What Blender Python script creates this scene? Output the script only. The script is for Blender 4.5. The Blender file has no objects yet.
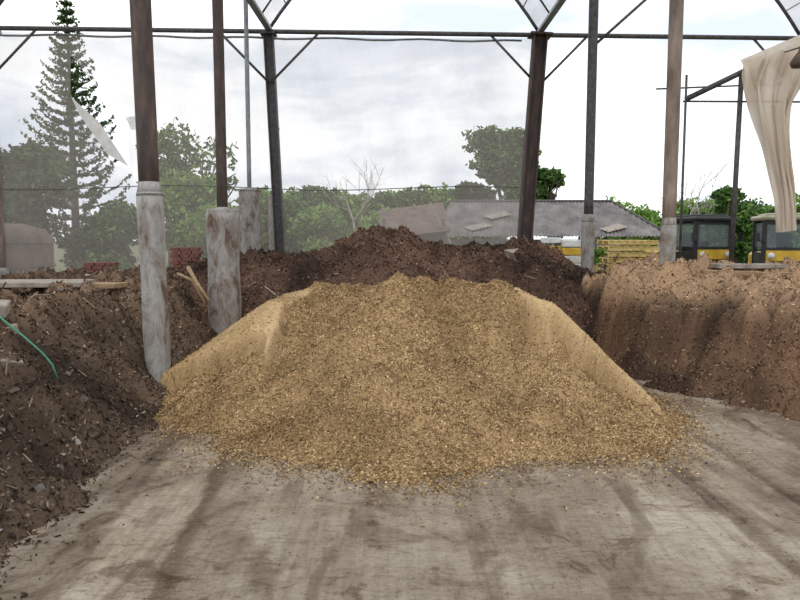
import bpy, math, random
import numpy as np
from mathutils import Vector, Matrix
from mathutils.geometry import tessellate_polygon
rng=np.random.default_rng(7); random.seed(7)
sc=bpy.context.scene
sc.view_settings.view_transform='Standard'

def lin(r,g,b):
    o=[]
    for c in (r,g,b):
        c=c/255.0
        o.append(c/12.92 if c<=0.04045 else ((c+0.055)/1.055)**2.4)
    return tuple(o)
def L4(c): return (*lin(*c),1)

# ---------------- materials ----------------
def newmat(name):
    m=bpy.data.materials.new(name); m.use_nodes=True
    nt=m.node_tree; b=nt.nodes['Principled BSDF']
    return m,nt,b
def noise(nt,scale,detail=6,rough=.6,vec=None,dist=0):
    n=nt.nodes.new('ShaderNodeTexNoise'); n.inputs['Scale'].default_value=scale
    n.inputs['Detail'].default_value=detail; n.inputs['Roughness'].default_value=rough
    n.inputs['Distortion'].default_value=dist
    if vec: nt.links.new(vec,n.inputs['Vector'])
    return n
def ramp(nt,fac,stops):
    r=nt.nodes.new('ShaderNodeValToRGB'); e=r.color_ramp.elements
    while len(e)<len(stops): e.new(.5)
    for i,(p,c) in enumerate(stops):
        e[i].position=p; e[i].color=c
    nt.links.new(fac,r.inputs['Fac']); return r
def mixc(nt,a,b,fac,mode='MIX'):
    m=nt.nodes.new('ShaderNodeMix'); m.data_type='RGBA'; m.blend_type=mode
    for s,v in ((m.inputs[0],fac),(m.inputs[6],a),(m.inputs[7],b)):
        if isinstance(v,(int,float)): s.default_value=v
        elif isinstance(v,tuple): s.default_value=v
        else: nt.links.new(v,s)
    return m.outputs[2]
def mth(nt,op,*a):
    m=nt.nodes.new('ShaderNodeMath'); m.operation=op
    for i,v in enumerate(a):
        if isinstance(v,(int,float)): m.inputs[i].default_value=v
        else: nt.links.new(v,m.inputs[i])
    return m.outputs[0]
def objcoord(nt,scale=(1,1,1)):
    t=nt.nodes.new('ShaderNodeTexCoord'); mp=nt.nodes.new('ShaderNodeMapping')
    mp.inputs['Scale'].default_value=scale
    nt.links.new(t.outputs['Object'],mp.inputs['Vector']); return mp.outputs['Vector']
def bump(nt,b,h,strength=.5,dist=.02):
    n=nt.nodes.new('ShaderNodeBump'); n.inputs['Strength'].default_value=strength
    n.inputs['Distance'].default_value=dist
    nt.links.new(h,n.inputs['Height']); nt.links.new(n.outputs['Normal'],b.inputs['Normal'])
def simple(name,c1,c2,scale=8,rough=.8,metal=0,bs=.3,sc3=(1,1,1)):
    m,nt,b=newmat(name); v=objcoord(nt,sc3)
    n=noise(nt,scale,8,.65,v)
    r=ramp(nt,n.outputs['Fac'],[(.35,L4(c1)),(.65,L4(c2))])
    nt.links.new(r.outputs['Color'],b.inputs['Base Color'])
    b.inputs['Roughness'].default_value=rough; b.inputs['Metallic'].default_value=metal
    bump(nt,b,n.outputs['Fac'],bs,.01); return m
def attrmat(name,scale=40,amt=.5,rough=.9,trans=0,spec=.05):
    m,nt,b=newmat(name)
    a=nt.nodes.new('ShaderNodeAttribute'); a.attribute_name='Col'
    n=noise(nt,scale,6,.7,objcoord(nt))
    r=ramp(nt,n.outputs['Fac'],[(.3,(1-amt,1-amt,1-amt,1)),(.7,(1+amt*.5,1+amt*.5,1+amt*.5,1))])
    c=mixc(nt,a.outputs['Color'],r.outputs['Color'],1.0,'MULTIPLY')
    nt.links.new(c,b.inputs['Base Color']); b.inputs['Roughness'].default_value=rough
    b.inputs['Specular IOR Level'].default_value=spec
    bump(nt,b,n.outputs['Fac'],.8,.02)
    if trans:
        t=nt.nodes.new('ShaderNodeBsdfTranslucent'); nt.links.new(c,t.inputs['Color'])
        mx=nt.nodes.new('ShaderNodeMixShader'); mx.inputs[0].default_value=trans
        out=nt.nodes['Material Output']
        nt.links.new(b.outputs[0],mx.inputs[1]); nt.links.new(t.outputs[0],mx.inputs[2]); nt.links.new(mx.outputs[0],out.inputs[0])
    return m
M_soil=attrmat('compost_material',45,.42,.95)
M_leaf=attrmat('leaf_material',3,.3,.7,.35,.2)

def rust():
    m,nt,b=newmat('rusty_steel'); v=objcoord(nt,(1,1,.25)); n=noise(nt,9,9,.7,v)
    r=ramp(nt,n.outputs['Fac'],[(.3,L4((48,40,39))),(.5,L4((74,62,58))),(.62,L4((94,76,66))),(.75,L4((124,114,108)))])
    nt.links.new(r.outputs['Color'],b.inputs['Base Color']); b.inputs['Roughness'].default_value=.8
    bump(nt,b,n.outputs['Fac'],.4,.01); return m
def sleeve():
    m,nt,b=newmat('weathered_painted_sleeve'); v=objcoord(nt,(1,1,.45)); n=noise(nt,5,10,.75,v,.6)
    r=ramp(nt,n.outputs['Fac'],[(.38,L4((92,72,60))),(.45,L4((126,117,108))),(.55,L4((150,147,143))),(.75,L4((174,172,167)))])
    nt.links.new(r.outputs['Color'],b.inputs['Base Color']); b.inputs['Roughness'].default_value=.9
    bump(nt,b,n.outputs['Fac'],.8,.02); return m
M_rust=rust(); M_sleeve=sleeve()
M_steel=simple('dark_steel',(58,56,58),(92,88,86),12,.6,.1)
M_pale=simple('pale_sleeve',(104,90,82),(150,134,122),6,.85,sc3=(1,1,.3))
M_galv=simple('galvanised',(120,124,128),(150,154,158),10,.5,.3)
M_conc=simple('concrete_block',(122,112,102),(160,150,138),7,.9)
M_wood=simple('weathered_wood',(120,98,72),(166,140,106),10,.85,sc3=(.3,3,3))
M_ywood=simple('pallet_wood',(196,168,96),(228,206,140),10,.8)
M_brick=simple('red_brick',(104,62,54),(134,90,78),10,.9)
M_black=simple('black_paint',(24,25,28),(44,44,48),6,.5)
M_tyre=simple('tyre_rubber',(22,22,23),(48,44,40),12,.9)
M_white=simple('white_paint',(200,204,204),(232,234,234),5,.5)
M_olive=simple('pale_olive_paint',(150,150,124),(180,178,152),5,.6)
M_orange=simple('machine_yellow',(200,160,40),(224,188,70),6,.5)
M_green=simple('green_hose_plastic',(50,110,86),(70,138,108),6,.5)
M_bark=simple('bark',(72,62,52),(104,92,80),12,.9)
M_barebark=simple('bare_bark',(140,132,126),(165,158,152),12,.9)
M_shed=simple('corrugated_dark',(84,80,79),(128,122,119),1.6,.85)
M_brownroof=simple('brown_roof',(84,68,60),(116,98,88),3,.8)
M_plastic=simple('white_plastic',(215,215,212),(240,240,238),6,.6)
def sheer(name,col,alpha,transl=.6,sc_=3,var=.12):
    m,nt,b=newmat(name); out=nt.nodes['Material Output']
    n=noise(nt,sc_,8,.6,objcoord(nt,(1,1,.5)))
    r=ramp(nt,n.outputs['Fac'],[(.3,(alpha-var,)*3+(1,)),(.7,(alpha+var,)*3+(1,))])
    d=nt.nodes.new('ShaderNodeBsdfDiffuse'); d.inputs[0].default_value=L4(col)
    t=nt.nodes.new('ShaderNodeBsdfTranslucent'); t.inputs[0].default_value=L4(col)
    tr=nt.nodes.new('ShaderNodeBsdfTransparent')
    a=nt.nodes.new('ShaderNodeMixShader'); a.inputs[0].default_value=transl
    nt.links.new(d.outputs[0],a.inputs[1]); nt.links.new(t.outputs[0],a.inputs[2])
    c=nt.nodes.new('ShaderNodeMixShader')
    nt.links.new(r.outputs['Color'],c.inputs[0]); nt.links.new(tr.outputs[0],c.inputs[1]); nt.links.new(a.outputs[0],c.inputs[2])
    nt.links.new(c.outputs[0],out.inputs[0]); return m
M_net=sheer('shade_netting',(182,175,168),.41,.55,1.3,.05)
M_roof=sheer('translucent_roof_sheet',(205,200,194),.5,.7,2,.12)
M_cloth=sheer('beige_cloth',(226,214,198),.95,.35,4,.03)
M_glass=sheer('cab_glass',(150,162,166),.28,.2,3,.05)

# ---------------- mesh builder ----------------
class B:
    def __init__(s): s.v=[]; s.f=[]; s.m=[]; s.mats=[]; s.sm=[]
    def mi(s,m):
        if m not in s.mats: s.mats.append(m)
        return s.mats.index(m)
    def add(s,vs,fs,mat,smooth=False):
        o=len(s.v); s.v+= [tuple(v) for v in vs]; k=s.mi(mat)
        for f in fs: s.f.append(tuple(i+o for i in f)); s.m.append(k); s.sm.append(smooth)
    def box(s,c,d,mat,rot=None,bev=0.0):
        hx,hy,hz=d[0]/2,d[1]/2,d[2]/2
        b=min(bev if bev else min(d)*.08,min(d)*.45)
        vs=[];idx={}
        for sx in(-1,1):
            for sy in(-1,1):
                for sz in(-1,1):
                    for a in range(3):
                        p=[sx*(hx-b),sy*(hy-b),sz*(hz-b)]; h=(hx,hy,hz); p[a]=(sx,sy,sz)[a]*h[a]
                        idx[(sx,sy,sz,a)]=len(vs); vs.append(Vector(p))
        fs=[]
        for a in range(3):
            o=[i for i in range(3) if i!=a]
            for sg in(-1,1):
                q=[]
                for (u,w) in((-1,-1),(1,-1),(1,1),(-1,1)):
                    k=[0,0,0]; k[a]=sg;k[o[0]]=u;k[o[1]]=w; q.append(idx[(*k,a)])
                fs.append(q)
        for a in range(3):
            o=[i for i in range(3) if i!=a]
            for u in(-1,1):
                for w in(-1,1):
                    q=[]
                    for (t,ax) in((-1,o[0]),(1,o[0]),(1,o[1]),(-1,o[1])):
                        k=[0,0,0];k[a]=t;k[o[0]]=u;k[o[1]]=w;q.append(idx[(*k,ax)])
                    fs.append(q)
        for sx in(-1,1):
            for sy in(-1,1):
                for sz in(-1,1): fs.append([idx[(sx,sy,sz,a)] for a in range(3)])
        R=rot if rot else Matrix.Identity(3); c=Vector(c)
        s.add([R@v+c for v in vs],fs,mat)
    def tube(s,path,rad,mat,n=12,cap=True,ripple=0,rn=7):
        path=[Vector(p) for p in path]
        if not hasattr(rad,'__len__'): rad=[rad]*len(path)
        vs=[];fs=[]; ref=Vector((0,1,0))
        for i,p in enumerate(path):
            t=(path[min(i+1,len(path)-1)]-path[max(i-1,0)]).normalized()
            if abs(t.dot(ref))>.95: ref=Vector((1,0,0))
            a=t.cross(ref).normalized(); b=t.cross(a).normalized()
            for k in range(n):
                th=2*math.pi*k/n; r=rad[i]*(1+ripple*math.sin(rn*th+i*.12)+ripple*.6*math.sin((rn*2-3)*th-i*.08))
                vs.append(p+a*math.cos(th)*r+b*math.sin(th)*r)
        for i in range(len(path)-1):
            for k in range(n):
                fs.append((i*n+k,i*n+(k+1)%n,(i+1)*n+(k+1)%n,(i+1)*n+k))
        if cap: fs.append(tuple(range(n))[::-1]); fs.append(tuple((len(path)-1)*n+k for k in range(n)))
        s.add(vs,fs,mat,True)
    def obj(s,name):
        me=bpy.data.meshes.new(name); me.from_pydata(s.v,[],s.f)
        for m in s.mats: me.materials.append(m)
        me.polygons.foreach_set('material_index',s.m); me.polygons.foreach_set('use_smooth',s.sm)
        me.update(); o=bpy.data.objects.new(name,me); sc.collection.objects.link(o); return o

# ---------------- numpy noise ----------------
def vn(x,y,seed=0):
    xi=np.floor(x).astype(np.int64); yi=np.floor(y).astype(np.int64); xf=x-xi; yf=y-yi
    def h(a,b):
        n=(a*374761393+b*668265263+seed*1442695041)&0xffffffff
        n=((n^(n>>13))*1274126177)&0xffffffff
        return ((n^(n>>16))&0xffff)/65535.0
    u=xf*xf*(3-2*xf); v=yf*yf*(3-2*yf)
    return (h(xi,yi)*(1-u)+h(xi+1,yi)*u)*(1-v)+(h(xi,yi+1)*(1-u)+h(xi+1,yi+1)*u)*v
def fbm(x,y,f=1,o=4,seed=0,g=.5):
    s=0;a=1;t=0
    for i in range(o):
        s=s+a*(vn(x*f+i*17.3+y*.3*i,y*f-i*9.1-x*.3*i,seed+i)-.5)*2; t+=a; a*=g; f*=2.03
    return s/t
def clump(x,y,f,seed,dens=.55):
    x=x+.12*fbm(x,y,f*.8,2,seed+50); gx=x*f; gy=y*f
    xi=np.floor(gx).astype(np.int64); yi=np.floor(gy).astype(np.int64); out=np.zeros_like(gx)
    def h(a,b,s):
        n=(a*374761393+b*668265263+(seed+s)*1442695041)&0xffffffff
        n=((n^(n>>13))*1274126177)&0xffffffff
        return ((n^(n>>16))&0xffff)/65535.0
    for dx in(-1,0,1):
        for dy in(-1,0,1):
            a=xi+dx;b=yi+dy; px=a+h(a,b,1); py=b+h(a,b,2); r=.25+.45*h(a,b,3); on=h(a,b,4)<dens
            d2=((gx-px)**2+(gy-py)**2)/r**2
            out=np.maximum(out,np.where(on,np.sqrt(np.clip(1-d2,0,1))*r,0))
    return out/.7
def smin(k,*a):
    return -k*np.log(sum(np.exp(-np.clip(x,-3,6)/k) for x in a))

def mesh_np(name,V,Fq,C,mat,smooth_n=0):
    me=bpy.data.meshes.new(name); nf=len(Fq)
    me.vertices.add(len(V)); me.vertices.foreach_set('co',V.astype(np.float32).ravel())
    me.loops.add(nf*4); me.loops.foreach_set('vertex_index',Fq.astype(np.int32).ravel())
    me.polygons.add(nf); me.polygons.foreach_set('loop_start',np.arange(0,nf*4,4,dtype=np.int32))
    sm=np.zeros(nf,dtype=bool); sm[:smooth_n]=True
    me.polygons.foreach_set('use_smooth',sm)
    at=me.attributes.new('Col','FLOAT_COLOR','POINT')
    at.data.foreach_set('color',np.hstack([C,np.ones((len(C),1))]).astype(np.float32).ravel())
    me.materials.append(mat); me.update(calc_edges=True); me.validate()
    o=bpy.data.objects.new(name,me); sc.collection.objects.link(o); return o
def flakes(P,N,l0,l1,w0,w1,tilt):
    n=len(P)
    d=N+rng.normal(0,tilt,(n,3)); d/=np.linalg.norm(d,axis=1,keepdims=True)
    r=rng.normal(0,1,(n,3)); t=np.cross(d,r); t/=np.linalg.norm(t,axis=1,keepdims=True); b=np.cross(d,t)
    l=rng.uniform(l0,l1,(n,1))*.5; w=rng.uniform(w0,w1,(n,1))*.5
    P=P+N*rng.uniform(0,.6,(n,1))*l*tilt
    k=rng.uniform(.5,1,(n,1))
    V=np.stack([P-t*l-b*w*k,P+t*l*k-b*w,P+t*l+b*w*k,P-t*l*k+b*w],1).reshape(-1,3)
    F=np.arange(4*n).reshape(-1,4); return V,F
def pal(n,cols,wts,j=.12):
    c=np.array([lin(*x) for x in cols]); i=rng.choice(len(cols),n,p=np.array(wts)/sum(wts))
    return c[i]*(1+rng.normal(0,j,(n,1))).clip(.4,1.8)
def heap(name,x0,x1,y0,y1,res,hf,colf,nflake,fl,cols,wts,dens=None,spill=.03,big=None):
    xs=np.arange(x0,x1+res,res); ys=np.arange(y0,y1+res,res)
    X,Y=np.meshgrid(xs,ys); H=hf(X,Y); nx,ny=len(xs),len(ys)
    H2=np.maximum(H,-.05)
    V=np.stack([X,Y,H2],-1).reshape(-1,3); C=colf(X,Y,H).reshape(-1,3)
    I=np.arange(nx*ny).reshape(ny,nx)
    F=np.stack([I[:-1,:-1],I[:-1,1:],I[1:,1:],I[1:,:-1]],-1).reshape(-1,4)
    ok=(H.reshape(-1)[F]>-.04).any(1); F=F[ok]; ns=len(F)
    used=np.unique(F); rm=-np.ones(len(V),int); rm[used]=np.arange(len(used)); V=V[used];C=C[used];F=rm[F]
    VV=[V];FF=[F];CC=[C];off=len(V)
    for (n,f,cl,wt,tint) in [(nflake,fl,cols,wts,.6)]+(big or []):
        px=rng.uniform(x0,x1,n);py=rng.uniform(y0,y1,n);h=hf(px,py)
        k=(h>-spill*rng.exponential(1,n))
        if dens is not None: k&=rng.uniform(0,1,n)<dens(px,py,h)
        px,py,h=px[k],py[k],h[k]; e=.03
        gx=(hf(px+e,py)-hf(px-e,py))/(2*e); gy=(hf(px,py+e)-hf(px,py-e))/(2*e)
        gx=np.where(h<0,0,gx);gy=np.where(h<0,0,gy)
        N=np.stack([-gx,-gy,np.ones_like(gx)],1); N/=np.linalg.norm(N,axis=1,keepdims=True)
        P=np.stack([px,py,np.maximum(h,0)+.004],1)
        v,q=flakes(P,N,*f); c=pal(len(P),cl,wt)
        base=colf(px,py,h)
        if tint:
            lum=c.mean(1,keepdims=True)/c.mean()
            c=c*(1-tint)+base*lum*1.08*tint
        VV.append(v);FF.append(q+off);CC.append(np.repeat(c,4,0));off+=len(v)
    return mesh_np(name,np.vstack(VV),np.vstack(FF),np.vstack(CC),M_soil,ns)
def mixcol(a,b,t): t=np.clip(t,0,1)[...,None]; return np.array(lin(*a))*(1-t)+np.array(lin(*b))*t

# ---------------- ground & floor ----------------
def concmat(name,c0,c1,c2,streak=1.0):
    m,nt,b=newmat(name); v=objcoord(nt)
    vs=objcoord(nt,(1.6,.16,1)); vs2=objcoord(nt,(9,.5,1)); vs3=objcoord(nt,(2,7,1))
    a=noise(nt,.7,8,.62,v,.5); st=noise(nt,1.2,10,.68,vs,.8); s2=noise(nt,1,8,.7,vs2,.4); f=noise(nt,30,8,.78,v); pt=noise(nt,2.3,10,.75,v,1); cl=noise(nt,2.2,6,.65,vs3,1.2)
    wet=noise(nt,1.1,9,.62,objcoord(nt,(1.3,.5,1)),1.2)
    base=ramp(nt,a.outputs['Fac'],[(.32,L4(c0)),(.5,L4(c1)),(.68,L4(c2))])
    c=mixc(nt,base.outputs['Color'],ramp(nt,st.outputs['Fac'],[(.36,(.80,.77,.74,1)),(.48,(.95,.94,.93,1)),(.56,(1.03,1.03,1.02,1)),(.68,(1.10,1.10,1.09,1))]).outputs['Color'],streak,'MULTIPLY')
    c=mixc(nt,c,ramp(nt,s2.outputs['Fac'],[(.36,(.78,.76,.73,1)),(.52,(1,1,1,1)),(.66,(1.08,1.08,1.08,1))]).outputs['Color'],.9*streak,'MULTIPLY')
    c=mixc(nt,c,ramp(nt,f.outputs['Fac'],[(.36,(.55,.51,.47,1)),(.47,(1,1,1,1)),(.7,(1.16,1.16,1.16,1))]).outputs['Color'],.75,'MULTIPLY')
    c=mixc(nt,c,ramp(nt,pt.outputs['Fac'],[(.38,(.48,.42,.37,1)),(.44,(.88,.86,.84,1)),(.6,(1.06,1.06,1.06,1))]).outputs['Color'],.9,'MULTIPLY')
    c=mixc(nt,c,ramp(nt,cl.outputs['Fac'],[(.38,(.72,.69,.66,1)),(.5,(1,1,1,1))]).outputs['Color'],.7*streak,'MULTIPLY')
    c=mixc(nt,c,ramp(nt,wet.outputs['Fac'],[(.40,(.58,.53,.49,1)),(.45,(.76,.73,.70,1)),(.48,(.96,.96,.96,1)),(.55,(1,1,1,1))]).outputs['Color'],.85,'MULTIPLY')
    sx=nt.nodes.new('ShaderNodeSeparateXYZ'); nt.links.new(v,sx.inputs[0])
    wob=noise(nt,3.5,9,.8,objcoord(nt,(1,.45,1)),.5); wo=mth(nt,'MULTIPLY',mth(nt,'SUBTRACT',wob.outputs['Fac'],.5),.24)
    w=(1,1,1,1); dk=(.50,.45,.40,1); dk2=(.76,.73,.70,1); lt=(1.28,1.29,1.30,1); lt2=(1.18,1.19,1.20,1)
    def band(slope,stops,x0,x1,fac):
        nonlocal c
        u=mth(nt,'ADD',mth(nt,'ADD',sx.outputs['X'],mth(nt,'MULTIPLY',sx.outputs['Y'],slope)),wo)
        mr=nt.nodes.new('ShaderNodeMapRange'); mr.inputs['From Min'].default_value=x0; mr.inputs['From Max'].default_value=x1
        nt.links.new(u,mr.inputs['Value'])
        r=ramp(nt,mr.outputs[0],[((p-x0)/(x1-x0),q) for p,q in stops])
        c=mixc(nt,c,r.outputs['Color'],fac,'MULTIPLY')
    band(.09,[(-2.1,w),(-1.95,dk2),(-1.58,dk2),(-1.54,lt),(-1.10,lt),(-1.05,dk),(-.99,dk),(-.94,dk2),(-.75,(.9,.88,.86,1)),(-.55,w)],-3,2,.9)
    band(.015,[(1.9,w),(1.96,lt2),(2.35,lt2),(2.40,dk),(2.50,dk2),(2.62,lt2),(3.0,lt2),(3.06,dk),(3.14,dk2),(3.4,w)],1,4.5,.9)
    nt.links.new(c,b.inputs['Base Color']); b.inputs['Specular IOR Level'].default_value=.25
    rr=ramp(nt,wet.outputs['Fac'],[(.40,(.42,.42,.42,1)),(.48,(.9,.9,.9,1))]); nt.links.new(rr.outputs['Color'],b.inputs['Roughness'])
    bump(nt,b,mth(nt,'ADD',mth(nt,'ADD',f.outputs['Fac'],cl.outputs['Fac']),s2.outputs['Fac']),.8,.035)
    return m
def floor():
    m=concmat('dirty_concrete',(140,126,110),(163,151,134),(182,172,157))
    bb=B(); nx,ny=60,60; vs_=[];fs=[]
    for j in range(ny+1):
        for i in range(nx+1):
            vs_.append((-14+30*i/nx,-4+26*j/ny,0))
    for j in range(ny):
        for i in range(nx):
            a0=j*(nx+1)+i; fs.append((a0,a0+1,a0+nx+2,a0+nx+1))
    bb.add(vs_,fs,m); return bb.obj('floor')
floor()
g=B(); M_grass=simple('grass_ground',(84,92,60),(128,122,88),.6,.95)
g.add([(-150,-30,-.06),(150,-30,-.06),(150,250,-.06),(-150,250,-.06)],[(0,1,2,3)],M_grass); g.obj('ground')
n=60000; px=rng.uniform(-2.9,4.5,n); py=rng.uniform(2.5,10,n)
trk=.5*np.exp(-((px+.09*py+1.0)/.10)**2)+.4*np.exp(-((px-2.42)/.10)**2)+.4*np.exp(-((px-3.05)/.08)**2)
k=fbm(px,py,1.3,4,91)+.35*fbm(px*4,py*.5,1,3,92)+trk-.58+rng.uniform(-.25,.25,n)+.35*np.clip((-2.1-px)*1.5,0,1)+.30*np.clip((py-5)*.4,0,1)>.0
P=np.stack([px[k],py[k],np.full(k.sum(),.005)],1)
N=np.tile([0,0,1.0],(len(P),1))
v_,q_=flakes(P,N,.005,.018,.004,.010,.2)
mesh_np('scattered_wood_crumbs',v_,q_,np.repeat(pal(len(P),[(126,106,84),(98,82,64),(158,138,108),(76,64,54)],[4,3,3,2]),4,0),M_soil)

# ---------------- heaps ----------------
def gold_parts(X,Y):
    toe=5.45+.38*np.abs(np.minimum(X-.1,0))**1.55+.27*np.maximum(X-.1,0)**1.35+.5*fbm(X,Y,.9,4,3)
    s=Y-toe; front=np.where(s<0,s*.10,.54*s-.42*(1-np.exp(-np.maximum(s,0)/.8)))
    left=(X+3.35+.14*fbm(X,Y,.8,3,5))*.72; right=(2.95-X+.10*fbm(X,Y,.8,3,6))*1.08
    right=np.maximum(right,(3.25-X+.3*fbm(X,Y,1.1,3,66))*.2-.10*np.clip(Y-8.4,0,3))
    return front,left,right
def slabs(X,Y,f,l,r):
    e=.30*fbm(X,Y,1.8,5,9,.62)
    sr=np.clip((X-1.45-.10*fbm(X,Y,4,3,99))*16,0,1)*np.clip((2.88-X+.4*e)*14,0,1)*np.clip((Y-(7.35+(2.85-X)*.62)-e)*16,0,1)
    e2=.45*fbm(X,Y,1.6,5,19,.62)
    sl=np.clip((-X-1.35+.4*e2)*12,0,1)*np.clip((X+3.0+.5*e2)*12,0,1)*np.clip((Y-(7.75+(-X-1.25)*.3)-e2)*12,0,1)
    return sr,sl
def gold(X,Y):
    f,l,r=gold_parts(X,Y)
    top=1.31+.14*fbm(X,Y,.9,3,8)-.045*(Y-9)-.05*np.clip(X-.8,0,1)-.10*np.clip(-X-.5,0,1)
    back=(12.3-Y)*.9
    h=smin(.05,f,l,r,top,back); sr,sl=slabs(X,Y,f,l,r); sm=np.clip(np.maximum(sr,sl),0,1)
    h2=smin(.03,l,r,top-.02,back)
    h=np.where(sr>0,h*(1-sr)+np.minimum(h2,h+.38)*sr,h); h=np.where(sl>0,h*(1-sl)+np.minimum(h2,h+.24)*sl,h)
    rough=(.14*fbm(X,Y,1.4,3,11)+.06*fbm(X,Y,5,3,12)+.08*clump(X,Y,4.0,13,.4)+.045*clump(X,Y,8.5,14,.45))*np.clip(h*4,0.1,1)
    return h+(1-.9*sm)*rough-.015
def goldcol(X,Y,H):
    f,l,r=gold_parts(X,Y); sr,sl=slabs(X,Y,f,l,r); side=np.maximum(sr,sl*.85)*(H>.1)
    n=fbm(X,Y,3,4,21)
    c=mixcol((140,114,80),(178,148,108),.5+n*.9)
    s=np.clip(side,0,1)[...,None]
    c2=mixcol((178,150,108),(208,180,138),.5+fbm(X,Y,1.5,4,25))
    return c*(1-s)+c2*s
def golddens(X,Y,H):
    f,l,r=gold_parts(X,Y); sr,sl=slabs(X,Y,f,l,r)
    return 1-.94*np.maximum(sr,sl*.96)*(H>.1)
heap('wood_chip_pile',-3.8,3.9,4.5,12.3,.028,gold,goldcol,330000,(.008,.034,.007,.018,.55),
     [(173,146,107),(150,123,87),(190,165,126),(116,93,66),(212,195,162)],[5,4,3,2.3,.8],golddens,.022)

def leftb(X,Y):
    foot=-2.5-.12*np.clip(Y-9,0,4)-.28*fbm(X*.3,Y,.8,4,31)+.03*(7-Y)*(Y<7)
    t=foot-X
    top=1.44-.05*(Y-5)+.10*fbm(X,Y,.9,3,33)
    top=np.where(Y>9.5,top+.03*(Y-9.5),top)
    a=np.where(t<0,t*.22,.5*t+1.15*np.maximum(t-.3,0))
    h=smin(.08,a,top); k=np.clip(t*3+.3,0,1)
    return h+(.17*fbm(X,Y,2.0,4,35)+.10*fbm(X,Y,6,3,36)+.17*clump(X,Y,2.6,37,.5)+.12*clump(X,Y,5.5,38,.55)+.05*clump(X,Y,11,39,.5))*k-.08
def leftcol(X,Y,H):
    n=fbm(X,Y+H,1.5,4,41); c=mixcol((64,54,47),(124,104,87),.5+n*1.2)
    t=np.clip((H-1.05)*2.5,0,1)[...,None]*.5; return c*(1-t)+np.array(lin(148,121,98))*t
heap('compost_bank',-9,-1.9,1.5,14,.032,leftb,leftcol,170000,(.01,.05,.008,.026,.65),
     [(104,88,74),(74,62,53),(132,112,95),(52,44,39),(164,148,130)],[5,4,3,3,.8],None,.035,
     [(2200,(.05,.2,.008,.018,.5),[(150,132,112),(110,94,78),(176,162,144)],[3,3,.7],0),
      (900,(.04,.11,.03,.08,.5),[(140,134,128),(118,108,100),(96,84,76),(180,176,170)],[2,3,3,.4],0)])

def rightb(X,Y):
    foot=2.98+np.maximum(0,10-Y)*.42+.3*fbm(X*.3,Y,.9,4,51)
    t=X-foot; sl=.78+2.4*np.clip((Y-9.5)/1.0,0,1)
    top=1.14+.075*(Y-8.5)+.18*fbm(X,Y,.8,4,53)-.26*np.clip(Y-12.0,0,4)
    a=np.where(t<0,t*.22,sl*t)
    h=smin(.06,a,top)
    h=h-.24*np.exp(-((t-.9-.3*fbm(X,Y,1,2,52))/.28)**2)*(Y<9.6)
    fr=(Y-5.4-.3*fbm(X,Y,.7,3,58))*.9
    h=smin(.1,h,fr); k=np.clip(t*3+.3,0,1)
    return h+(.30*fbm(X,Y,1.6,4,55)+.12*fbm(X,Y,5,3,56)+.22*clump(X,Y,1.9,57,.5)+.14*clump(X,Y,4.2,59,.5)+.06*clump(X,Y,9,60,.5))*k-.10
def rightcol(X,Y,H):
    n=fbm(X,Y,1.0,4,61); c=mixcol((66,53,45),(148,116,91),.40+n*1.3)
    t=np.clip((H-.82+.4*n)*2.6,0,1)[...,None]*.85; return c*(1-t)+np.array(lin(180,150,119))*t
heap('soil_bank',2.3,13,5.0,15.5,.035,rightb,rightcol,170000,(.01,.046,.008,.024,.65),
     [(136,111,89),(102,82,67),(166,140,113),(70,57,49),(192,172,146)],[5,4,3,2.5,.8],None,.035,
     [(900,(.04,.14,.01,.05,.5),[(150,128,106),(96,80,66),(176,158,136)],[3,3,.7],0)])

RX=[-9,-6,-4.7,-3.9,-3.2,-1.9,-1.3,-.7,0,.5,1.2,2.0,2.7,3.2,3.7,4.3,6]
RZ=[.9,1.1,1.35,1.55,1.78,1.75,1.9,2.18,2.22,2.06,1.92,1.92,1.9,1.75,1.4,1.15,.9]
def backh(X,Y):
    rd=np.interp(X,RX,RZ)-.06+.04*fbm(X,X*0,2,3,70)
    u=(Y-14.2)/np.where(Y<14.2,3.6,3.0)
    h=rd*(1-np.abs(u)**1.7)
    m=1.68*np.exp(-((X-2.5)/.85)**2-((Y-12.7)/.9)**2)
    m2=1.6*np.exp(-((X+1.9)/1.4)**2-((Y-12.8)/.8)**2)
    h=np.maximum(h,np.maximum(m,m2))
    return h+.14*fbm(X,Y,1.6,4,71)+.09*fbm(X,Y,6,3,72)+.16*clump(X,Y,1.9,73,.5)+.11*clump(X,Y,4.2,74,.5)+.04*clump(X,Y,9,76,.5)-.12
def backcol(X,Y,H):
    n=fbm(X,Y,1.1,4,75); return mixcol((58,47,42),(116,91,76),.5+n*1.2)
heap('dark_compost_heap',-9,6,10.6,17,.042,backh,backcol,100000,(.015,.06,.01,.03,.6),
     [(94,76,64),(66,54,47),(126,102,86),(46,38,34),(158,138,120)],[5,4,3,3,.6],None,.02,
     [(1200,(.08,.3,.01,.03,.5),[(128,108,90),(96,78,66),(165,148,128)],[3,3,.7],0)])

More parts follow.
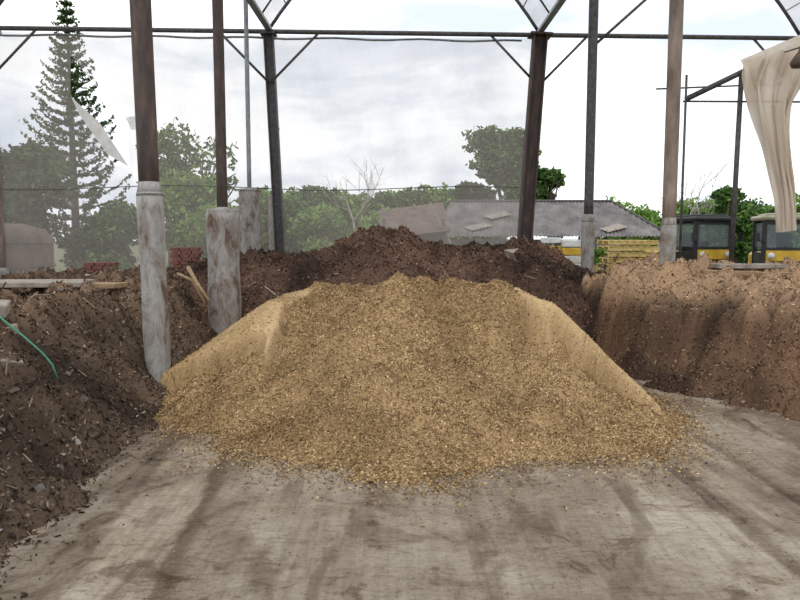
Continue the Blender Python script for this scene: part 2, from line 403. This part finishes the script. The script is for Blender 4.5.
# ---------------- posts ----------------
def post(x,y,ztop,r,zs,rs,m1,m2,lean=(0,0),zb=-.3,plate=True,fl=0):
    b=B(); lx,ly=lean
    def P(z): return (x+lx*z,y+ly*z,z)
    n=14; zz=[zb+(zs-zb)*i/n for i in range(n+1)]
    b.tube([P(z) for z in zz],[rs*(1+.035*math.sin(z*5+x)) for z in zz],m2,24)
    b.tube([P(zs-.04),P(zs+.03 if plate else zs+.12)],[rs*1.03,r],m2,24)
    k=10; zz=[zs-.05+(ztop-zs)*i/k for i in range(k+1)]
    b.tube([P(z) for z in zz],r,m1,20)
    b.tube([P(ztop-.3),P(ztop-.28)],r*1.5,m1,20)
    return b.obj('support_post')
post(-2.90,8.3,8.0,.118,2.5,.150,M_rust,M_sleeve,(-.016,0),plate=False)
post(-2.87,11.4,8.2,.085,2.42,.26,M_rust,M_sleeve)
post(-3.45,16.2,8.0,.05,3.05,.25,M_galv,M_sleeve)
post(4.2,11.0,8.0,.105,2.15,.115,M_pale,M_sleeve,plate=False)
post(4.28,16.0,7.6,.105,2.35,.15,M_steel,M_sleeve,plate=False)
post(-9.45,16.6,6.7,.10,1.2,.15,M_pale,M_sleeve)
def hcol(p0,p1,w,mat):
    b=B(); p0=Vector(p0);p1=Vector(p1); L=(p1-p0).length; d=(p1-p0).normalized()
    R=d.to_track_quat('Z','Y').to_matrix(); c=(p0+p1)/2
    b.box(c,(w*.12,w*.9,L),mat,R); b.box(c+R@Vector((0,-w*.45,0)),(w,w*.12,L),mat,R); b.box(c+R@Vector((0,w*.45,0)),(w,w*.12,L),mat,R)
    b.box(p1,(w*1.6,w*1.6,.05),mat,R); b.box(p0,(w*1.8,w*1.8,.05),mat,R)
    return b
b=hcol((-2.82,16.9,0),(-3.08,16.9,6.68),.22,M_steel); b.obj('steel_column')
b=hcol((2.9,17,0),(3.30,17,6.68),.32,M_rust); b.obj('steel_column')
post(-3.2,18.2,5.0,.09,3.0,.2,M_steel,M_sleeve)

# ---------------- roof frame ----------------
GX=[-15.9,-9.5,-3.05,3.3,9.65,16.0]; GZ=6.72
def by(x): return 16.95+.045*x
def arch(u): return 2.35*(1-(2*u-1)**2)
b=B()
b.tube([(-16,by(-16),GZ),(16.5,by(16.5),GZ)],.055,M_steel,12)
b.tube([(-16,by(-16)+.05,GZ-.28),(-9.5,by(-9.5)+.05,GZ-.28)],.02,M_steel,8)
for y0 in (11.2,6.5):
    b.tube([(-16,y0,GZ+1.0),(16.5,y0,GZ+1.0)],.03,M_steel,8)
for gi,gx in enumerate(GX):
    b.box((gx,12,GZ+.05),(.14,10.2,.08),M_galv)
for gx in GX[1:5]:
    for s in (-1,1):
        b.tube([(gx+s*.03,by(gx),GZ-1.15),(gx+s*1.15,by(gx+s),GZ-.02)],.03,M_steel,8)
b.tube([(4.32,16,6.2),(5.9,16,7.6)],.03,M_steel,8)
for i in range(5):
    for y in [6.9,8.5,10,11.5,13,14.5,15.8,16.98]:
        pts=[]
        for k in range(25):
            u=k/24; x=GX[i]+(GX[i+1]-GX[i])*u
            pts.append((x,(y if y<16.9 else by(x)),GZ+.05+arch(u)))
        b.tube(pts,.022 if y<16.9 else .04,M_steel,8)
    for k in range(1,16):
        u=k/16; x=GX[i]+(GX[i+1]-GX[i])*u
        b.tube([(x,6.9,GZ+.08+arch(u)),(x,by(x),GZ+.08+arch(u))],.013,M_steel,6)
b.obj('roof_frame')
b=B()
for i in range(5):
    vs=[];fs=[];nu=96; nv=40
    for j in range(nv+1):
        for k in range(nu+1):
            u=k/nu; x=GX[i]+(GX[i+1]-GX[i])*u; y=6.8+(by(x)+.15-6.8)*j/nv
            vs.append((x,y,GZ+.15+arch(u)+.03*math.sin(k*math.pi/2)))
    for j in range(nv):
        for k in range(nu):
            a=j*(nu+1)+k; fs.append((a,a+1,a+nu+2,a+nu+1))
    b.add(vs,fs,M_roof,False)
b.obj('roof')

# ---------------- shade net ----------------
def netpoly(outer,holes):
    loops=[[Vector((x,z,0)) for x,z in outer]]+[[Vector((x,z,0)) for x,z in h] for h in holes]
    tris=tessellate_polygon(loops); flat=[p for l in loops for p in l]
    return [(p.x,by(p.x)+.12,p.y) for p in flat],tris
outer=[(-15.8,.9),(-2.9,1.0),(2.9,1.0),(3.05,4),(3.25,6.68),(0,6.64),(-3.1,6.68),(-6.3,6.63),(-9.5,6.68),(-15.8,6.66)]
hole=[(-7.65,6.15),(-7.25,5.7),(-6.75,5.2),(-6.35,5.0),(-6.4,4.5),(-6.4,3.55),(-6.75,3.65),(-7.2,4.4),(-7.55,4.95),(-7.7,5.3)]
v,t=netpoly(outer,[hole])
b=B(); b.add(v,t,M_net)
b.tube([(x,by(x)+.08,3.12+.05*math.sin(x*.9)) for x in np.arange(-15.5,3.2,.4)],.010,M_steel,6)
b.tube([(x,by(x)+.1,6.6+.02*math.sin(x*3)) for x in np.arange(-15.5,3.3,.4)],.025,M_galv,6)
def flap(p):
    n=len(p); b.add(p,[tuple(range(n))],M_plastic)
flap([(-7.65,by(-7.6)+.05,5.2),(-7.0,by(-7)+.0,4.6),(-6.4,by(-6.4)+.1,3.6),(-6.9,by(-7)+.1,3.9),(-7.5,by(-7.5)+.1,4.8)])
flap([(-6.45,by(-6.4)+.1,4.75),(-5.9,by(-6)+.02,4.8),(-5.75,by(-6)+.02,4.55),(-6.3,by(-6)+.04,4.45)])
b.obj('shade_net')

# ---------------- side canopy frame & tied curtain ----------------
b=B()
b.tube([(5.75,14.4,4.72),(8.3,14.4,5.95)],.055,M_steel,10)
b.tube([(5.75,14.4,1.0),(5.75,14.4,5.2)],.025,M_steel,10)
b.tube([(5.7,14.4,4.68),(10.2,14.4,4.66)],.02,M_steel,8)
b.tube([(5.9,16.5,5.35),(11,16.5,5.55)],.02,M_steel,8)
b.tube([(6.85,14.4,5.25),(6.8,14.4,1.0)],.05,M_steel,10)
b.tube([(8.3,14.4,5.95),(11,14.4,6.0)],.05,M_steel,8)
b.tube([(8.3,14.4,5.95),(8.3,14.4,1.0)],.03,M_steel,8)
b.obj('canopy_frame')
b=B()
LE=[(6.80,5.45),(6.76,5.15),(6.90,4.7),(7.06,4.25),(7.24,3.75),(7.38,3.2),(7.48,2.75),(7.54,2.3),(7.56,2.05)]
RE=[(8.5,6.05),(8.25,5.55),(7.95,5.0),(7.74,4.55),(7.68,4.05),(7.74,3.5),(7.84,3.0),(7.92,2.45),(7.95,2.1)]
nt_=64;nu=90;vs=[];fs=[]
def lerpP(A,t):
    f=t*(len(A)-1);i=min(int(f),len(A)-2);f-=i; f0=A[max(i-1,0)];f1=A[i];f2=A[i+1];f3=A[min(i+2,len(A)-1)]
    return [0.5*((2*f1[c])+(f2[c]-f0[c])*f+(2*f0[c]-5*f1[c]+4*f2[c]-f3[c])*f*f+(-f0[c]+3*f1[c]-3*f2[c]+f3[c])*f**3) for c in(0,1)]
for j in range(nt_+1):
    t=j/nt_; l=lerpP(LE,t); r=lerpP(RE,t); w=r[0]-l[0]
    for i in range(nu+1):
        s=i/nu; x=l[0]+(r[0]-l[0])*s; z=l[1]+(r[1]-l[1])*s
        am=.06+.07*(1-t); ph=s*2*math.pi*(4.5)+1.6*math.sin(t*4+s*2)
        y=14.15+am*math.sin(ph)+.035*math.sin(ph*2.3+t*9)-.14*math.sin(math.pi*s)
        if t<.4: z-=.12*math.sin(math.pi*s)*(1-t/.4)
        x+=.03*math.sin(ph*1.7+t*9)
        vs.append((x,y,z))
for j in range(nt_):
    for i in range(nu): a=j*(nu+1)+i; fs.append((a,a+1,a+nu+2,a+nu+1))
b.add(vs,fs,M_cloth,True)
vs=[];fs=[]
for j in range(13):
    t=j/12
    for i in range(41):
        s=i/40; x=6.78+1.75*s; zt=5.33+.74*s
        y=14.33-.28*math.sin(t*math.pi*.6)-.05*math.sin(s*30+t*2); z=zt+.12*math.cos(t*1.8)-t*(.5+.22*math.sin(s*17)*t-.25*s)+.02
        vs.append((x-.05*t,y,z))
for j in range(12):
    for i in range(40): a=j*41+i; fs.append((a,a+1,a+42,a+41))
b.add(vs,fs,M_cloth,True)
b.obj('curtain')
b=B(); b.tube([(7.45,13.4,5.5),(7.45,13.4,5.4),(7.45,13.4,5.32),(7.45,13.4,5.2),(7.45,13.4,5.12)],[.02,.04,.10,.17,.14],M_brownroof,20); b.tube([(7.45,13.4,5.48),(7.5,14.4,5.58)],.015,M_steel,6); b.obj('hanging_lamp')

# ---------------- planks, blocks, debris ----------------
def rz(a,x=0,y=0): return Matrix.Rotation(a,3,'Z')@Matrix.Rotation(y,3,'Y')@Matrix.Rotation(x,3,'X')
b=B(); b.box((-5.1,8.7,1.40),(2.4,.4,.06),M_conc,rz(.05,.05)); b.box((-4.0,9.0,1.36),(.9,.3,.06),M_wood,rz(-.2)); b.obj('concrete_plank')
b=B(); b.box((-3.6,6.15,1.36),(.25,.26,.12),M_conc,rz(.4,.1,.15)); b.box((-3.5,6.1,1.16),(.2,.18,.09),M_conc,rz(-.3,.2)); b.box((-3.3,5.8,.95),(.22,.18,.08),M_conc,rz(.7,.3,.2)); b.obj('concrete_rubble')
b=B(); b.tube([(-3.3,10.9,1.5),(-3.1,10.7,1.25),(-2.9,10.6,1.0)],[.035,.03,.02],M_wood,8); b.tube([(-3.5,11.0,1.4),(-3.2,10.8,1.3),(-3.0,10.7,.95)],[.02,.025,.015],M_wood,8); b.obj('wooden_stick')
b=B(); b.box((6.3,11.4,1.50),(2.4,.35,.07),M_conc,rz(.03)); b.box((5.4,10.6,1.42),(1.6,.2,.06),M_wood,rz(-.08,.0,.03)); b.box((7.6,11.2,1.48),(1.2,.25,.1),M_conc,rz(.15)); b.obj('timber_plank')
b=B(); b.tube([(-3.7,6.2,1.42),(-3.4,5.95,1.28),(-3.2,5.9,1.14),(-3.05,5.9,1.0),(-2.97,5.9,.9),(-2.93,5.9,.78)],.009,M_green,8); b.obj('garden_hose')
b=B(); b.add([(1.75,11.85,1.75),(1.9,11.75,1.7),(2.0,11.8,1.78),(1.9,11.9,1.6),(1.98,11.8,1.54),(1.82,11.82,1.62)],[(0,1,2),(0,3,1),(1,3,4),(0,5,3)],M_conc); b.obj('plastic_scrap')

def bricks(x,y,z,nx,nz,name='brick_stack'):
    b=B()
    for k in range(nz):
        for i in range(nx):
            for j in range(2):
                b.box((x+i*.23+(k%2)*.05,y+j*.12,z+.04+k*.08),(.21,.1,.07),M_brick,rz(random.uniform(-.05,.05)))
    return b.obj(name)
bricks(-6.7,15.0,1.1,3,4); bricks(-5.2,16.2,1.0,3,9)
b=B(); b.tube([(-10.4,18.6,.0),(-10.4,18.6,.05),(-10.4,18.6,1.0),(-10.4,18.6,1.9),(-10.4,18.6,2.15),(-10.4,18.6,2.3)],[1.0,1.1,1.1,1.1,.9,.4],M_brownroof,36)
for z in (.6,1.2,1.8): b.tube([(-10.4,18.6,z-.03),(-10.4,18.6,z+.03)],1.13,M_brownroof,36)
b.obj('storage_tank')

b=B()
for k in range(12):
    z=.09+k*.155
    for j in range(3): b.box((6.05,18.2+j*.5,z),(1.3,.09,.09),M_ywood)
    for i in range(7): b.box((5.47+i*.19,18.7,z+.06),(.12,1.15,.025),M_ywood)
b.obj('pallet_stack')
b=B()
for k in range(8):
    b.box((4.95,20.3,.15+k*.23),(.5,.4,.2),M_white if k%3 else M_orange,rz(.1*(k%3-1))); b.box((4.4,20.5,.1+k*.25),(.45,.4,.16),M_orange if k%3==0 else M_white,rz(.08*k))
b.obj('sack_stack')

# ---------------- loaders ----------------
def loader(loc,ang,roofm,s=1.0):
    b=B(); M_body=M_orange
    b.box((0,.2,.85),(1.2,2.0,.55),M_body,bev=.06)
    b.box((0,1.15,1.25),(1.05,1.0,.6),M_body,bev=.08)
    for x in(-.78,.78):
        for y,r in((-.75,.42),(.95,.5)):
            b.tube([(x-.14,y,r),(x-.11,y,r),(x+.11,y,r),(x+.14,y,r)],[r*.85,r,r,r*.85],M_tyre,28)
            b.tube([(x-.15,y,r),(x+.15,y,r)],r*.45,M_white,20)
            for k in range(16):
                th=k*math.pi/8; b.box((x,y+r*math.cos(th),r+r*math.sin(th)),(.24,.07,.06),M_tyre,Matrix.Rotation(th,3,'X'))
    for x in(-.55,.55):
        for y in(-.65,.55): b.box((x,y,1.75),(.10,.10,1.3),M_black)
        b.box((x,-.05,1.15),(.06,1.2,.1),M_black)
        b.box((x,-.05,1.42),(.06,1.2,.3),M_black)
        b.box((x,-.05,2.0),(.01,1.1,.6),M_glass)
    b.box((0,-.67,1.50),(1.1,.05,.26),M_orange); b.box((0,-.65,2.32),(1.1,.06,.1),M_black); b.box((.0,.55,2.32),(1.1,.06,.1),M_black); b.box((0,-.67,1.66),(1.1,.07,.06),M_black)
    b.box((0,-.05,2.42),(1.32,1.5,.12),roofm,bev=.04); b.box((0,-.05,2.5),(1.0,1.15,.07),roofm,bev=.025)
    b.box((0,-.66,2.0),(1.0,.01,.6),M_glass); b.box((0,.56,1.95),(1.0,.01,.65),M_glass)
    b.box((0,.2,1.3),(.5,.45,.12),M_black); b.box((.1,.42,1.75),(.36,.1,.6),M_black,bev=.04)
    b.tube([(0,-.45,1.2),(0,-.3,1.75)],.025,M_black,8); b.tube([(0,-.31,1.74),(0,-.29,1.77)],.16,M_black,20)
    for x in(-.5,.5):
        b.tube([(x*.8,-.69,1.5),(x*.8,-.78,1.5)],[.06,.08],M_white,16)
        b.tube([(x,-.2,1.0),(x,-1.2,.95),(x,-1.75,.45)],.07,M_body,10)
        b.tube([(x*.7,-.5,.7),(x*.7,-1.3,.75)],.04,M_galv,8)
        b.tube([(x*1.1,-.7,1.8),(x*1.4,-.8,1.9)],.015,M_black,6); b.box((x*1.45,-.8,1.95),(.12,.04,.22),M_black)
    b.box((0,-1.95,.12),(1.7,.6,.04),M_steel); b.box((0,-1.68,.4),(1.7,.05,.6),M_steel)
    for x in(-.85,.85): b.box((x,-1.92,.35),(.04,.5,.45),M_steel)
    b.tube([(.35,1.45,1.4),(.35,1.45,1.95)],.04,M_black,10)
    o=b.obj('loader'); o.location=loc; o.rotation_euler=(0,0,ang); o.scale=(s,s,s); return o
loader((7.95,18.9,0),.3,M_black,1.0)
loader((9.6,17.6,0),-.3,M_olive,1.0)

# ---------------- low shed with hipped corrugated roof & lean-to ----------------
b=B()
rid0,rid1,zr,ze=2.2,9.2,3.45,1.95; ef,eb=28.2,33.2; xl,xr=1.4,10.9
n=240
def hip(x,side):
    ye=ef if side<0 else eb; xm=30.7
    t=1.0
    if x>rid1: t=(xr-x)/(xr-rid1)
    if x<rid0: t=(x-xl)/(rid0-xl)
    return (x,ye,ze),(x,ye+(xm-ye)*t,ze+(zr-ze)*t)
for side in(-1,1):
    vs=[];fs=[]
    for i in range(n+1):
        x=xl+(xr-xl)*i/n; a_,c_=hip(x,side); w=.03*math.sin(i*1.57)
        for k in range(5):
            t=k/4; vs.append((x,a_[1]+(c_[1]-a_[1])*t,a_[2]+(c_[2]-a_[2])*t+w-.05*math.sin(t*math.pi)))
    for i in range(n):
        for k in range(4): q=i*5+k; fs.append((q,q+5,q+6,q+1))
    b.add(vs,fs,M_shed,True)
b.add([(xr,ef,ze),(xr,eb,ze),(rid1,30.7,zr)],[(0,1,2)],M_shed); b.add([(xl,ef,ze),(xl,eb,ze),(rid0,30.7,zr)],[(0,2,1)],M_shed)
b.tube([(rid0,30.7,zr+.02),(rid1,30.7,zr+.02)],.06,M_steel,8); b.tube([(rid1,30.7,zr+.02),(xr,ef,ze+.02)],.05,M_steel,8)
for x in (1.8,4,6.2,8.4,10.5):
    for y in(28.5,32.9): b.tube([(x,y,0),(x,y,ze+.05)],.06,M_galv,8)
b.box((5.9,32.8,.9),(8.8,.06,1.8),M_white)
for i in range(12): b.box((2.2+i*.75,29.6+.3*(i%3),.55+.1*(i%2)),(.6,.5,1.1+.2*(i%2)),M_ywood if i%3 else M_white)
# torn sheeting lying on the slope
sl_=(zr-ze)/2.5
for (x,y) in ((2.6,28.7),(3.5,29.5),(8.1,28.6)):
    P_=[(x,y),(x+.9,y+.35),(x+1.2,y+.1),(x+.7,y-.1),(x+.3,y-.25)]
    b.add([(p,q,ze+(q-ef)*sl_+.08) for p,q in P_],[(0,1,2,3,4)],M_conc)
b.obj('low_shed')
b=B()
b.box((.5,27,2.55),(2.6,2.6,.08),M_brownroof,rz(0,.45,-.12))
for x in(-.6,1.6):
    for y in(26,28): b.tube([(x,y,0),(x,y,2.6)],.06,M_steel,8)
b.box((.6,28,1.2),(2.2,.1,2.4),M_brownroof)
b.box((1.5,26,2.4),(.08,.08,1.7),M_conc,rz(0,0,-.5))
b.obj('lean_to_shed')

# ---------------- trees ----------------
def branchset(b,p,d,L,r,depth,mat,spread=.6,kids=3):
    p=Vector(p);d=Vector(d).normalized(); pts=[p];n=4
    for i in range(n):
        d=(d+Vector([random.uniform(-.15,.15) for _ in range(3)])+Vector((0,0,.04))).normalized(); pts.append(pts[-1]+d*L/n)
    b.tube(pts,[r*(1-.45*i/n) for i in range(n+1)],mat,6)
    if depth>0:
        for k in range(kids):
            q=pts[random.randint(2,n)]; dd=(d+Vector([random.uniform(-1,1)*spread for _ in range(3)])).normalized()
            branchset(b,q,dd,L*.68,r*.5,depth-1,mat,spread,kids)
def leafmesh(P,size,cols,wts):
    N=rng.normal(0,1,(len(P),3))+np.array([0,0,.6]); N/=np.linalg.norm(N,axis=1,keepdims=True)
    v,q=flakes(P,N,size*.7,size*1.5,size*.35,size*.8,.3); return v,q,np.repeat(pal(len(P),cols,wts,.15),4,0)
def join(name,b,v,q,c):
    o=len(b.v); me=bpy.data.meshes.new(name)
    allv=np.vstack([np.array(b.v),v]); faces=[tuple(f) for f in b.f]+[tuple(x) for x in (q+o).tolist()]
    me.from_pydata(allv.tolist(),[],faces)
    for m in b.mats: me.materials.append(m)
    me.materials.append(M_leaf); k=len(b.mats)
    me.polygons.foreach_set('material_index',list(b.m)+[k]*len(q))
    at=me.attributes.new('Col','FLOAT_COLOR','POINT')
    C=np.vstack([np.full((o,3),.1),c]); at.data.foreach_set('color',np.hstack([C,np.ones((len(C),1))]).astype(np.float32).ravel())
    me.update(); ob=bpy.data.objects.new(name,me); sc.collection.objects.link(ob); return ob
GRN=[(80,112,54),(104,138,68),(60,84,42),(130,162,86),(46,64,36)]; GW=[4,3,3,1.5,1.2]
YGR=[(134,168,80),(114,148,68),(160,188,104),(86,118,54)]; YW=[3,3,1.5,1.3]
DGR=[(68,92,50),(88,112,64),(54,72,42),(108,130,80)]
def tree(name,x,y,h,r,n,size,cols=GRN,wts=GW,crown0=.35,seedbl=9,zs=.55):
    b=B(); branchset(b,(x,y,0),(random.uniform(-.1,.1),0,1),h*.42,h*.018+.03,2,M_bark,.7,3)
    P=[]
    for k in range(seedbl):
        a=random.uniform(0,2*math.pi); rr=r*random.uniform(.15,.7)
        c=np.array([x+math.cos(a)*rr,y+math.sin(a)*rr,h*crown0+(h*(1-crown0))*random.uniform(.1,.82)])
        br=r*random.uniform(.35,.58); m=n//seedbl
        d=rng.normal(0,1,(m,3)); d/=np.linalg.norm(d,axis=1,keepdims=True); rad=rng.uniform(.2,1.15,(m,1))**.5*br*(1+.3*np.sin(d[:,:1]*7+k)*np.cos(d[:,2:]*6))
        P.append(c+d*rad*np.array([1,1,zs/.55*.7]))
    P=np.vstack(P); P=P[P[:,2]>.1]
    v,q,c=leafmesh(P,size,cols,wts)
    return join(name,b,v,q,c)

def norfolk(x,y,H):
    b=B(); b.tube([(x,y,0),(x,y,H*.5),(x,y,H)],[.22,.13,.02],M_bark,10)
    P=[]; z=2.2
    while z<H-.1:
        f=(H-z)/H; Lb=2.6*min(1,f*1.35+.03); nb=6; a0=random.uniform(0,6)
        for k in range(nb):
            a=a0+k*2*math.pi/nb+random.uniform(-.2,.2); L_=Lb*random.uniform(.8,1.08)
            pts=[]
            for i in range(7):
                t=i/6; rr=L_*t; pts.append((x+math.cos(a)*rr,y+math.sin(a)*rr,z+L_*(.05*t+.42*t**3)))
            b.tube(pts,[.03*(1-t/7) for t in range(7)],M_bark,4,False)
            m=int(12+110*L_/2.9)
            tt=rng.uniform(.12,1,m); sw=.15*(1-.4*tt); rr=L_*tt
            px=x+np.cos(a)*rr-np.sin(a)*rng.normal(0,1,m)*sw; py=y+np.sin(a)*rr+np.cos(a)*rng.normal(0,1,m)*sw
            pz=z+L_*(.05*tt+.42*tt**3)+rng.normal(0,.03,m)
            P.append(np.stack([px,py,pz],1))
        z+=.36+.2*f
    P=np.vstack(P); v,q,c=leafmesh(P,.15,DGR,[3,2,3,1]); return join('norfolk_pine',b,v,q,c)
norfolk(-15.2,33,13.0)

tree('broadleaf_tree',-13.5,26,6.0,2.1,9000,.19,DGR,[3,2,3,1],crown0=.1)
tree('broadleaf_tree',-16.5,28,6.2,2.4,9000,.19,DGR,[3,2,3,1],crown0=.1)
tree('broadleaf_tree',-11.4,27,3.9,1.8,8000,.18,GRN,GW,crown0=.05)
tree('broadleaf_tree',-9.0,30,5.0,1.9,6000,.2,YGR,YW,crown0=.2)
tree('broadleaf_tree',-9.4,32,7.6,1.9,1800,.22,GRN,GW,crown0=.45)
tree('broadleaf_tree',-11.2,34,7.2,1.8,1700,.22,GRN,GW,crown0=.5)
tree('broadleaf_tree',-7.2,28,3.9,1.9,6000,.18,YGR,YW,crown0=.05)
for i,(px,h) in enumerate([(-13,6.2),(-10.5,5.4),(-8.0,5.4),(-5.6,5.2),(-3.2,5.6),(-.8,5.4),(1.6,6.0),(4.0,5.4),(20,4.6),(24,5.0),(28,5.4),(17,4.2),(-6.8,4.6),(-4.3,4.6),(-2.0,4.8),(.4,5.0),(2.8,5.6),(14.5,4.2),(22,4.4)]):
    tree('broadleaf_tree',px,46+random.uniform(-3,3),h,2.5,5200,.28,YGR if i%3 else GRN,YW+([] if i%3 else [2]),crown0=.02)
tree('broadleaf_tree',-3.2,29,3.6,1.4,5000,.16,YGR,YW,crown0=.05)
tree('broadleaf_tree',-1.3,33,3.8,1.6,5000,.18,YGR,YW,crown0=.05)
tree('broadleaf_tree',6.0,40,8.2,2.0,18000,.24,GRN,GW,crown0=.45,seedbl=24)
tree('broadleaf_tree',8.6,41,6.9,1.2,10000,.22,GRN,GW,crown0=.2,seedbl=14)
tree('broadleaf_tree',4.6,42,5.6,1.8,6000,.22,DGR,[3,2,3,1],crown0=.1)
tree('broadleaf_tree',17.3,36,5.3,1.4,11000,.18,GRN,GW,crown0=.1,seedbl=14)
tree('broadleaf_tree',12.8,38,3.1,1.4,6000,.18,YGR,YW,crown0=.02)
tree('broadleaf_tree',15.0,38,2.8,1.4,6000,.18,YGR,YW,crown0=.02)
tree('broadleaf_tree',12.4,44,4.9,.5,300,.2,GRN,GW,crown0=.6,seedbl=3)
tree('shrub',5.05,17.9,1.9,.3,1200,.07,YGR,YW,crown0=.1,seedbl=6)
for (x,y,h) in ((16.6,42,6.6),(18.3,43,6.2),(-2.3,36,6.0)):
    b=B(); branchset(b,(x,y,0),(0,0,1),h*.45,.09,4,M_barebark,.62,3); b.obj('bare_tree')

# ---------------- world / light ----------------
w=bpy.data.worlds.new('overcast_sky'); sc.world=w; w.use_nodes=True; nt=w.node_tree
bg=nt.nodes['Background']; tc=nt.nodes.new('ShaderNodeTexCoord'); mp=nt.nodes.new('ShaderNodeMapping'); mp.inputs['Scale'].default_value=(1.6,1.6,5)
mp.inputs['Location'].default_value=(.4,.3,.1)
nt.links.new(tc.outputs['Generated'],mp.inputs['Vector'])
n=noise(nt,1.9,9,.56,mp.outputs['Vector'],.4)
r=ramp(nt,n.outputs['Fac'],[(.36,(.58,.64,.73,1)),(.46,(.74,.78,.85,1)),(.54,(.93,.95,.975,1)),(.66,(1.0,1.0,1.0,1))])
nt.links.new(r.outputs['Color'],bg.inputs['Color']); bg.inputs['Strength'].default_value=1.52
sd=bpy.data.lights.new('sun','SUN'); sd.energy=1.3; sd.angle=math.radians(45); sd.color=(1,.99,.98)
so=bpy.data.objects.new('sun',sd); so.rotation_euler=(math.radians(32),math.radians(-18),0); sc.collection.objects.link(so)

# ---------------- camera ----------------
cd=bpy.data.cameras.new('camera'); cd.sensor_width=36; cd.lens=31.5; cd.clip_end=500
co=bpy.data.objects.new('camera',cd); co.location=(0,0,2.0); co.rotation_euler=(math.radians(90-5.3),0,0)
sc.collection.objects.link(co); sc.camera=co
